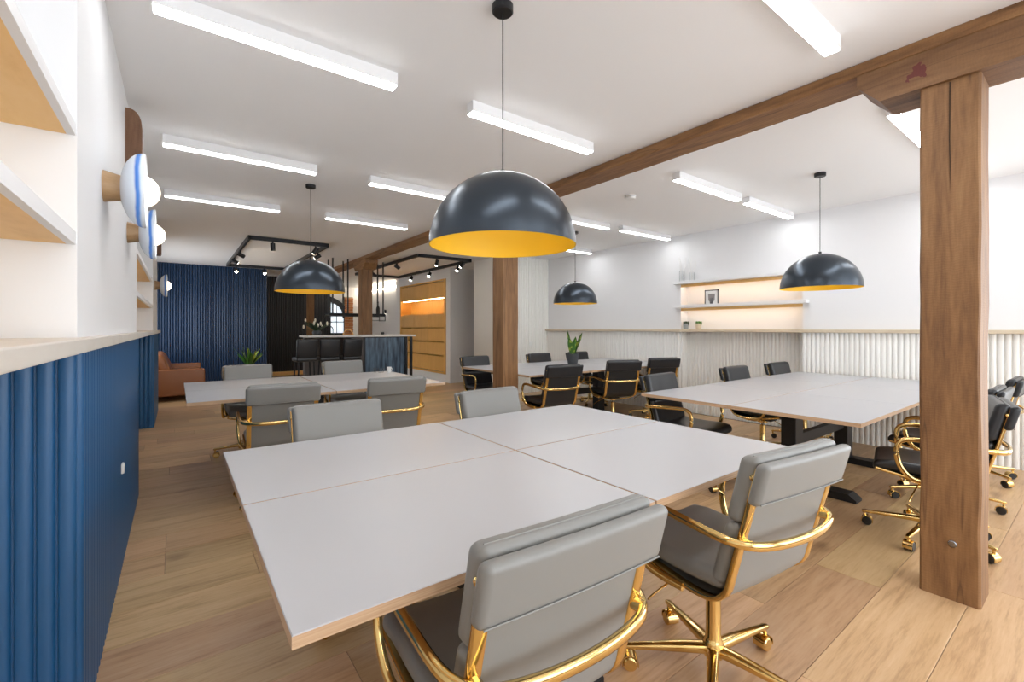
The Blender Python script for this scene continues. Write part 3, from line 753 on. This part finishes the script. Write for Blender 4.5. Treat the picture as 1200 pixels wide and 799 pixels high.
    MB().lathe([(0.020, 0.075), (0.034, 0.078), (0.036, 0.12), (0.030, 0.135), (0.0255, 0.15), (0.0255, 0.292), (0.018, 0.298)], 20).build('column', GOLD, e, smooth=35)
    # five star base
    lm = MB().sweep([(0.02, 0, 0.103), (0.10, 0, 0.100), (0.22, 0, 0.090), (0.305, 0, 0.083), (0.318, 0, 0.080)], rrect(0.040, 0.030, 0.009), scale=[1.1, 1.0, 0.72, 0.58, 0.45]).mesh('leg', GOLD, 45)
    hm = MB()
    hm.lathe([(0.007, 0.055), (0.007, 0.082)], 8, (0.305, 0, 0))
    arc = [(0.305 - 0.012 + 0.031 * math.cos(a), 0.0285 + 0.031 * math.sin(a)) for a in [R(q) for q in range(-20, 201, 20)]]
    inn_ = [(0.305 - 0.012 + 0.0275 * math.cos(a), 0.0285 + 0.0275 * math.sin(a)) for a in [R(q) for q in range(200, -21, -20)]]
    n_ = len(arc)
    vv = [(x, y, z) for y in (-0.022, 0.022) for x, z in arc + inn_]
    T = 2 * n_
    ff = [(i, (i + 1) % T, T + (i + 1) % T, T + i) for i in range(T)]
    for o_ in (0, T):
        for i in range(n_ - 1): ff.append((o_ + i, o_ + i + 1, o_ + T - 2 - i, o_ + T - 1 - i))
    hm.add(vv, ff)
    hm = hm.mesh('caster_hood', GOLD, 40)
    wm = MB()
    for y in (-0.0125, 0.0125):
        wm.lathe([(0.0, y - 0.0105), (0.021, y - 0.0105), (0.0255, y - 0.006), (0.0255, y + 0.006), (0.021, y + 0.0105), (0.0, y + 0.0105)], 18, (0.293, 0, 0.0258), axis='y')
    wm = wm.mesh('caster_wheel', GOLD if kind == 'grey' else BLACKP, 40)
    for k in range(5):
        lg = link('leg', lm, e, (0, 0, 0), k * 2 * PI / 5)
        link('caster_hood', hm, lg); link('caster_wheel', wm, lg)
    return e
chair_g = make_chair('grey'); chair_b = make_chair('black')
used = {'grey': False, 'black': False}
def place_chair(kind, x, y, deg, base, label, group, lift=-0.008):
    src = chair_g if kind == 'grey' else chair_b
    c = copy_tree(src) if used[kind] else src
    used[kind] = True
    c.location = (x, y, 0); c.rotation_euler = (0, 0, R(deg)); c['label'] = label; c['group'] = group
    k = 0
    for ch in c.children:
        if ch.name.split('.')[0] not in ('leg', 'column'): ch.location.z += lift
        if ch.name.split('.')[0] == 'leg':
            ch.rotation_euler = (0, 0, R(base - deg + 72 * k)); k += 1
    return c
GG, GB = 'grey leather chairs', 'black leather chairs'
CH = [
 ('grey', 0.645, 0.925, -3, 50, 'grey leather chair nearest, back cut by the bottom edge, at the near table', GG, 0.004),
 ('grey', 1.548, 0.868, -7, 64, 'grey leather chair on brass base at the near table, right of the nearest chair', GG, 0.012),
 ('grey', 0.67, 2.13, 180, 228, 'grey leather chair on the left of the far side of the near table', GG),
 ('grey', 1.60, 2.09, 184, 20, 'grey leather chair facing us, in front of the second post, at the near table', GG),
 ('grey', 0.61, 3.72, -3, 145, 'grey leather chair seen from behind, left near side of the second table', GG),
 ('grey', 1.40, 3.66, -3, 100, 'grey leather chair seen from behind, right near side of the second table', GG),
 ('grey', 0.60, 5.17, 180, 30, 'grey leather chair on the far side of the second table, below the green plant', GG),
 ('grey', 1.57, 5.17, 180, 50, 'grey leather chair on the far side of the second table, below the bar stools', GG),
 ('black', 3.36, 3.82, -7, 40, 'black leather chair nearest the second post, back to us, at the far table', GB),
 ('black', 4.54, 3.91, -22, 100, 'black leather chair turned sideways, middle of the near side of the far table', GB),
 ('black', 5.35, 3.90, -22, 60, 'black leather chair at the right end of the near side of the far table', GB),
 ('black', 3.40, 5.17, 180, 10, 'black leather chair left of the second post, far side of the far table', GB),
 ('black', 4.58, 5.17, 180, 40, 'black leather chair on the far side, just left of the snake plant', GB),
 ('black', 5.43, 5.17, 180, 70, 'black leather chair on the far side, half hidden by the snake plant', GB),
 ('black', 3.40, 2.11, 184, 30, 'black leather chair at the left corner of the right hand table', GB),
 ('black', 4.66, 2.10, 180, 60, 'black leather chair in the middle of the far side of the right hand table', GB),
 ('black', 5.58, 2.07, 180, 40, 'black leather chair against the cream wainscot at the far corner of the right hand table', GB),
 ('black', 3.60, 0.67, 13, 30, 'black leather chair half hidden by the nearest post', GB),
 ('black', 4.43, 0.76, 0, 58, 'black leather chair just right of the nearest post, second along', GB),
 ('black', 5.38, 0.76, 0, 20, 'black leather chair at the right edge of the photo, third along', GB),
]
for c in CH: place_chair(*c)

# ------------------------------------------------------------------ plants and small things on the tables
def blade(mb, p0, ang, h, w, lean, bend, twist=0.0):
    n = 7; L, Rr, M_ = [], [], []
    for i in range(n + 1):
        t = i / n
        c = Vector((math.cos(ang), math.sin(ang), 0)); s_ = Vector((-math.sin(ang + twist * t), math.cos(ang + twist * t), 0))
        p = Vector(p0) + c * (lean * t + bend * t * t) * h + Vector((0, 0, h * t * (1 - 0.12 * bend * t)))
        ww = w * (0.55 + 0.9 * t) * (1 - t ** 3) + 0.0008
        L.append(p - s_ * ww); Rr.append(p + s_ * ww); M_.append(p + c * 0.004)
    v = L + M_ + Rr; N = n + 1
    back = [q - Vector((math.cos(ang), math.sin(ang), 0)) * 0.003 for q in v]
    f = []
    for o in range(2):
        for i in range(n):
            f.append((o * N + i, o * N + i + 1, (o + 1) * N + i + 1, (o + 1) * N + i))
    f2 = [tuple(x + 3 * N for x in reversed(q)) for q in f]
    mb.add(v + back, f + f2); return mb
sp = empty('snake_plant', (4.55, 4.66, TH + 0.0005)); tag(sp, 'upright snake plant in a charcoal pot on the far table', 'plant')
MB().lathe([(0.0, 0.0), (0.062, 0.0), (0.068, 0.006), (0.088, 0.148), (0.088, 0.155), (0.080, 0.155), (0.078, 0.135), (0.0, 0.132)], 28, cap=False).build('pot', POTG, sp, smooth=40)
for k, (a, h, w_, ln) in enumerate(((2.5, 0.36, 0.024, 0.10), (-0.6, 0.33, 0.026, 0.30), (0.9, 0.20, 0.022, 0.2), (3.4, 0.26, 0.022, 0.25), (-1.6, 0.24, 0.022, 0.15), (1.9, 0.17, 0.02, 0.2), (-2.3, 0.19, 0.02, 0.2), (0.1, 0.27, 0.022, 0.12))):
    m = MB()
    blade(m, (0.022 * math.cos(a), 0.022 * math.sin(a), 0.125), a, h, w_ * 1.9, ln, 0.05, 0.5)
    o = m.build('leaf', [LEAF], sp, smooth=60)
    o.data.materials.append(LEAFY)
    for q in o.data.polygons:
        if (q.index + k) % 5 in (0,): q.material_index = 1
# glasses on the second table
for k, (x, y) in enumerate(((1.855, 5.17), (1.885, 5.10), (1.925, 5.12))):
    g = MB().lathe([(0.0, 0), (0.014, 0), (0.017, 0.055), (0.015, 0.055), (0.0125, 0.004), (0.0, 0.003)], 14, cap=False).build('shot_glass', GLASS, None, (x, y, TH + 0.0005), smooth=40)
    tag(g, ('leftmost of the three tiny clear glasses on the second table', 'middle one of the three tiny clear glasses on the second table', 'rightmost of the three tiny clear glasses, nearest the white cup')[k], 'glass', 'tiny clear glasses on the second table')
g = empty('cup', (1.985, 5.07, TH + 0.0005)); tag(g, 'small white cup alone at the far right end of the second table', 'cup')
MB().lathe([(0.0, 0), (0.022, 0), (0.027, 0.065), (0.025, 0.065), (0.02, 0.005), (0.0, 0.004)], 18, cap=False).build('bowl', PLASTIC, g, smooth=40)
MB().tube([(0.025 + 0.016 * math.sin(a), 0, 0.035 + 0.018 * math.cos(a)) for a in [PI * k / 8 for k in range(9)]], 0.003, 6).build('handle', PLASTIC, g, smooth=50)

# green plant behind the second table
gp = empty('potted_plant', (1.22, 10.9, 0)); tag(gp, 'leafy green plant in a white pot in front of the blue end wall', 'plant')
MB().lathe([(0.0, 0.0), (0.10, 0.0), (0.115, 0.02), (0.135, 0.48), (0.125, 0.48), (0.12, 0.44), (0.0, 0.43)], 24, cap=False).build('pot', POTW, gp, smooth=40)
rng = random.Random(4)
for k in range(34):
    a = rng.uniform(0, 6.28); h = rng.uniform(0.2, 0.42)
    m = MB(); blade(m, (0.04 * math.cos(a), 0.04 * math.sin(a), 0.44), a, h, 0.036, rng.uniform(.05, .55), rng.uniform(.0, .4), 0.6)
    m.build('leaf', LEAFY if k % 4 == 0 else LEAF, gp, smooth=60)

# ------------------------------------------------------------------ tan sofa
ac = empty('sofa', (-0.02, 10.52, 0)); tag(ac, 'tan leather sofa with box arms beside the blue end wall', 'sofa')
for y in (-0.83, 0.83):
    MB().rbox(0.0, y, 0.315, 0.84, 0.14, 0.45, 0.022, 2).build('arm', TAN, ac, smooth=180)
MB().rbox(0.0, 0, 0.21, 0.80, 1.52, 0.22, 0.02, 2).build('seat_base', TAN, ac, smooth=180)
def bfn(x, y, z): return (x - 0.42 * (z - 0.5), y, z)
for y in (-0.378, 0.378):
    MB().rbox(0.10, y, 0.385, 0.62, 0.745, 0.14, 0.05, 3).build('seat_cushion', TAN, ac, smooth=180)
    MB().rbox(-0.13, y, 0.62, 0.17, 0.735, 0.36, 0.06, 3, bfn).build('back_cushion', TAN, ac, smooth=180)
MB().rbox(-0.36, 0, 0.42, 0.10, 1.50, 0.62, 0.03, 2).build('backrest', TAN, ac, smooth=180)
for x in (-0.36, 0.36):
    for y in (-0.82, 0.82): MB().lathe([(0.015, 0), (0.022, 0.095)], 10).build('leg', BLACKM, ac, (x, y, 0))

# ------------------------------------------------------------------ bar
bar = empty('bar_counter', (2.69, 8.3, 0)); tag(bar, 'dark bar counter with white top and blue glazed end panel', 'bar')
MB().rbox(0.0, 0.0, 1.113, 1.92, 0.66, 0.034, 0.004, 1).build('countertop', STONE, bar)
MB().box(-0.90, -0.20, 0.18, 0.30, 0, 1.094).build('kick_panel', BARG, bar)
MB().box(-0.24, -0.03, -0.29, 0.30, 0, 1.094).build('grey_pier', BARG, bar)
MB().box(-0.03, 0.80, -0.27, 0.30, 0, 1.094).build('body', BLACKM, bar)
MB().rbox(0.38, -0.281, 0.56, 0.74, 0.02, 1.04, 0.003, 1).build('glazed_panel', CLAD, bar)
for x in (-0.01, 0.785): MB().box(x - 0.02, x + 0.02, -0.30, -0.271, 0, 1.094).build('edge_trim', BLACKM, bar)
MB().box(0.865, 0.905, -0.30, -0.25, 0, 1.094).build('end_post', BLACKM, bar)
MB().box(0.865, 0.905, 0.25, 0.30, 0, 1.094).build('end_post', BLACKM, bar)
def stool(x, y, rz, label):
    e = empty('bar_stool', (x, y, 0), R(rz)); tag(e, label, 'bar stool', 'black bar stools')
    MB().rbox(0, 0, 0.755, 0.31, 0.31, 0.07, 0.025, 2).build('seat', BLACKL, e, smooth=180)
    MB().rbox(0, -0.14, 0.93, 0.31, 0.05, 0.30, 0.022, 2, lambda a, b, c: (a, b - 0.15 * (c - 0.78) + 0.25 * a * a * 2, c)).build('backrest', BLACKL, e, smooth=180)
    for sx in (-1, 1):
        for sy in (-1, 1):
            MB().tube([(sx * 0.11, sy * 0.11, 0.73), (sx * 0.14, sy * 0.14, 0.0)], 0.013, 8).build('leg', BLACKM, e, smooth=60)
    MB().tube([(0.131, 0.131, 0.25), (-0.131, 0.131, 0.25), (-0.131, -0.131, 0.25), (0.131, -0.131, 0.25), (0.131, 0.131, 0.25)], 0.009, 6).build('footrest', BLACKM, e)
    return e
stool(1.64, 7.78, 3, 'leftmost black bar stool, sticking out past the counter end')
stool(1.99, 7.74, -2, 'middle black bar stool at the counter')
stool(2.33, 7.70, 2, 'right black bar stool beside the grey pier')
# things on the bar
ly = empty('lily_bouquet', (1.98, 8.42, 1.1305)); tag(ly, 'white lilies with dark leaves in a vase on the bar', 'flowers'); ly.scale = (1.3, 1.3, 1.05)
MB().lathe([(0.0, 0), (0.05, 0), (0.062, 0.05), (0.045, 0.075), (0.04, 0.075), (0.0, 0.02)], 16, cap=False).build('vase', POTG, ly, smooth=50)
rng = random.Random(9)
for k in range(16):
    a = rng.uniform(0, 6.28); m = MB()
    blade(m, (0.015 * math.cos(a), 0.015 * math.sin(a), 0.05), a, rng.uniform(.12, .22), 0.018, rng.uniform(.3, 1.0), rng.uniform(.1, .6), 0.5)
    m.build('leaf', LEAFD, ly, smooth=60)
for k in range(8):
    a = k * 0.8; q = rng.uniform(0.04, 0.19); z = rng.uniform(0.12, 0.25)
    m = MB(); p = (q * math.cos(a), q * math.sin(a), z)
    m.sphere(p, 0.016, 8, 6, (0.8, 0.8, 2.2)); m.build('flower', PETAL, ly, smooth=180)
    MB().tube([(0, 0, 0.05), (p[0] * .8, p[1] * .8, p[2] * .7), (p[0], p[1], p[2] - 0.02)], 0.003, 5).build('stem', LEAFD, ly)
tp = empty('tap', (2.26, 8.45, 1.1305)); tag(tp, 'black curved swan neck tap on the bar', 'tap')
MB().lathe([(0.022, 0), (0.022, 0.02), (0.012, 0.025)], 12).build('base', BLACKM, tp)
MB().tube([(0, 0, 0.02), (0, 0, 0.10)] + [(-0.055 + 0.055 * math.cos(a), 0, 0.10 + 0.055 * math.sin(a)) for a in [PI * k / 8 for k in range(1, 9)]] + [(-0.11, 0, 0.07)], 0.009, 8).build('spout', BLACKM, tp, smooth=60)
hp = empty('wooden_arch', (2.53, 8.45, 1.1305)); tag(hp, 'small pale wooden arch ornament on the bar beside the post', 'ornament')
MB().sweep([(0.085 * math.cos(a), 0, 0.10 * math.sin(a)) for a in [PI * k / 14 for k in range(15)]], rrect(0.018, 0.018, 0.004), up=(0, 1, 0)).build('arch', PLY, hp, smooth=50)
MB().box(-0.10, 0.10, -0.02, 0.02, -0.0, 0.008).build('foot', PLY, hp)
bw = MB().lathe([(0.0, 0), (0.02, 0), (0.035, 0.02), (0.03, 0.045), (0.0, 0.05)], 14).build('stone_bowl', POTG, None, (3.20, 8.5, 1.1305), smooth=50); tag(bw, 'small dark rounded lidded bowl on the bar, right of the post', 'bowl')
# hanging rack
hr = empty('hanging_rack', (2.9, 9.3, 1.47)); tag(hr, 'black hanging bottle rack on rods above the bar', 'rack')
MB().box(-0.52, 0.60, -0.17, 0.17, 0.045, 0.065).box(-0.52, 0.60, -0.17, -0.155, 0.02, 0.08).box(-0.52, 0.60, 0.155, 0.17, 0.02, 0.08).build('shelf', BLACKM, hr)
MB().box(-0.48, 0.56, -0.12, -0.10, 0.036, 0.0445).build('led_strip', LEDW, hr)
MB().box(0.585, 0.60, -0.17, -0.155, -0.06, 0.02).box(0.585, 0.60, 0.155, 0.17, -0.06, 0.02).box(0.2, 0.60, -0.17, -0.155, -0.07, -0.055).box(0.585, 0.6, -0.17, 0.17, -0.07, -0.055).build('glass_rail', BLACKM, hr)
for x in (-0.46, -0.17, 0.55):
    for y in (-0.16, 0.16): MB().box(x - 0.012, x + 0.012, y - 0.012, y + 0.012, 0.08, CZ - 1.47).build('rod', BLACKM, hr)
for k, x in enumerate((3.40, 3.22, 3.10)):
    bt = empty('bottle', (x, 9.3, 1.5355)); tag(bt, ['dark bottle at the right end of the hanging rack', 'amber bottle on the hanging rack just right of the post', 'green bottle on the hanging rack close behind the post'][k], 'bottle', 'bottles on the hanging rack')
    MB().lathe([(0.0, 0), (0.036, 0), (0.038, 0.01), (0.038, 0.13), (0.03, 0.16), (0.014, 0.19), (0.014, 0.25), (0.0, 0.25)], 16).build('body', [BLACKP, TAN, LEAFD][k], bt, smooth=50)
    MB().lathe([(0.016, 0.25), (0.016, 0.275), (0.0, 0.278)], 12).build('cap', BLACKM, bt)
# tracks with spotlights
def track(x0, x1, y0, y1, spots, label):
    e = empty('track_light', ((x0 + x1) / 2, (y0 + y1) / 2, CZ)); tag(e, label, 'track light', 'black rectangular ceiling tracks')
    cx, cy = (x0 + x1) / 2, (y0 + y1) / 2; w_ = 0.018; z0, z1 = -0.06, 0.0
    a, b = (x1 - x0) / 2, (y1 - y0) / 2
    for bx in ((-a, a, -b - w_, -b + w_), (-a, a, b - w_, b + w_)): MB().box(*bx, z0, z1).build('track', BLACKM, e)
    for bx in ((-a - w_, -a + w_, -b - w_, b + w_), (a - w_, a + w_, -b - w_, b + w_)): MB().box(*bx, z0, z1).build('track', BLACKM, e)
    for (x, y, aim, lit) in spots:
        d = Vector(aim).normalized()
        hd = MB()
        hd.lathe([(0.034, -0.05), (0.034, 0.07), (0.028, 0.07), (0.028, 0.062), (0.0, 0.062)], 16)
        rot = d.to_track_quat('Z', 'Y').to_matrix().to_4x4()
        o = hd.build('spot_head', BLACKM, e, smooth=40)
        o.data.transform(rot); o.location = (x - cx, y - cy, z0 - 0.07)
        st = MB().box(-0.012, 0.012, -0.012, 0.012, 0.03, 0.07).build('stem', BLACKM, o)
        ln = MB().lathe([(0.0, 0.0632), (0.0275, 0.0632), (0.0275, 0.0625), (0.0, 0.0625)], 16).build('lens', (SPOTO, SPOTL, SPOTD)[lit], o)
        ln.data.transform(rot)
    return e
track(0.86, 1.965, 7.66, 11.28, [(1.17, 7.66, (0.05, 0.1, -1), 0), (1.78, 7.66, (-0.5, 0.1, -0.8), 0), (0.86, 8.85, (1, 0.3, -0.5), 0), (0.86, 9.8, (1, -0.2, -0.6), 0),
      (1.965, 8.3, (-.8, 0.1, -.6), 0), (1.02, 11.28, (0, -1, -0.75), 1), (1.55, 11.28, (0.1, -1, -0.75), 1)], 'black ceiling track square with spotlights before the blue end wall')
track(3.57, 4.69, 7.69, 11.3, [(3.57, 8.7, (0.8, -.3, -.6), 0), (3.57, 10.1, (0.8, -.2, -.6), 0), (3.95, 7.69, (-.3, 0, -1), 0), (4.5, 7.69, (-.6, 0.2, -.8), 2),
      (4.69, 8.2, (-.5, -.3, -.8), 2), (4.69, 9.5, (-.5, -.3, -.8), 0), (4.69, 10.5, (-.5, -.3, -.8), 0), (3.75, 11.3, (0, -.5, -.8), 0)], 'black ceiling track square with spotlights beside the oak cabinet')

# ------------------------------------------------------------------ oak cabinet on the far wall (faces -X)
cb = empty('oak_cabinet', (4.98, 9.24, 0)); tag(cb, 'built in oak cabinet wall with glowing open niche', 'cabinet')
Yb = 2.6
MB().box(-0.03, 0.0, 0.002, 0.06, 0.192, 2.398).box(-0.03, 0.0, Yb - 0.06, Yb - 0.002, 0.192, 2.398).box(-0.03, 0.0, 0.06, Yb - 0.06, 2.36, 2.398).box(-0.03, 0.0, 0.06, Yb - 0.06, 0.192, 0.23).build('frame', CABW, cb)
MB().box(0.30, 0.318, 0.003, Yb - 0.003, 0.193, 2.397).box(0.0, 0.30, 0.003, 0.02, 0.193, 2.397).box(0.0, 0.30, Yb - 0.02, Yb - 0.003, 0.193, 2.397).build('carcass', CABW, cb)
zz = [0.23, 0.61, 0.93, 1.26, 1.60, 1.975, 2.36]
cols = [0.06 + (Yb - 0.12) * k / 3 for k in range(4)]
for r in range(6):
    if r == 4: continue
    for k in range(3):
        MB().rbox(-0.008, (cols[k] + cols[k + 1]) / 2, (zz[r] + zz[r + 1]) / 2, 0.024, cols[k + 1] - cols[k] - 0.006, zz[r + 1] - zz[r] - 0.024, 0.002, 1).build('door', CABW, cb)
MB().box(0.0, 0.30, 0.02, Yb - 0.02, 1.588, 1.606).box(0.0, 0.30, 0.02, Yb - 0.02, 1.968, 1.986).build('niche_board', CABW, cb)
MB().box(0.02, 0.04, 0.1, Yb - 0.1, 1.955, 1.9675).build('led_strip', LEDW, cb)
structure(MB().box(3.95, 4.975, 9.25, 12.3, 0.0015, 0.006).build('trim_3', TILEW), 'pale tiled floor strip in front of the oak cabinet')

# ------------------------------------------------------------------ far kitchen
win = empty('arched_window', (4.26, 15.5, 0)); win.name = 'window_1'; structure(win, 'black framed arched window at the far end of the kitchen')
MB().box(-0.20, 0.21, -0.05, -0.02, 1.10, 2.06).build('pane', PANE, win)
fm = MB()
fm.box(-0.26, -0.20, -0.08, -0.001, 1.05, 2.2).box(0.21, 0.28, -0.08, -0.001, 1.05, 1.9).box(-0.26, 0.28, -0.08, -0.001, 1.02, 1.10).box(-0.02, 0.0, -0.06, -0.02, 1.1, 2.06).box(-0.2, 0.21, -0.06, -0.02, 1.45, 1.475)
fm.sweep(smooth_path([(-0.32, -0.05, 2.24), (-0.1, -0.05, 2.16), (0.1, -0.05, 2.03), (0.22, -0.05, 1.86), (0.26, -0.05, 1.6)], 3), rrect(0.16, 0.10, 0.005), up=(0, 1, 0))
fm.build('frame', BLACKM, win)
br = empty('brick_pier', (4.62, 15.5, 0)); tag(br, 'orange brick pier beside the arched window at the far end', 'pier')
MB().box(-0.13, 0.15, -0.09, -0.001, 0, 2.3).build('mortar_core', MORTAR, br)
bm_ = MB().rbox(0, 0, 0, 0.135, 0.03, 0.062, 0.003, 1).mesh('brick', BRICK)
for r in range(31):
    for k in range(2):
        link('brick', bm_, br, (-0.06 + 0.142 * k + (0.0 if r % 2 else 0.006), -0.10, 0.04 + r * 0.073))
MB().box(5.05, 5.095, 12.3, 15.4, 2.44, 2.47).build('led_cove', LEDC, wc)
cn = empty('wine_bottle_sconce', (5.1, 13.2, 1.75)); cn.name = 'wall_downlight'; tag(cn, 'small wall lamp washing the white kitchen wall', 'wall lamp')
MB().lathe([(0.03, -0.06), (0.03, 0.06)], 14).build('body', BLACKM, cn, (-0.05, 0, 0), smooth=40)
MB().box(-0.03, -0.001, -0.012, 0.012, -0.012, 0.012).build('bracket', BLACKM, cn)
MB().lathe([(0.0, -0.0615), (0.026, -0.0615), (0.026, -0.0605), (0.0, -0.0605)], 12).build('lens', LED, cn, (-0.05, 0, 0))
print('planks', nplank, 'objects', len(bpy.data.objects))
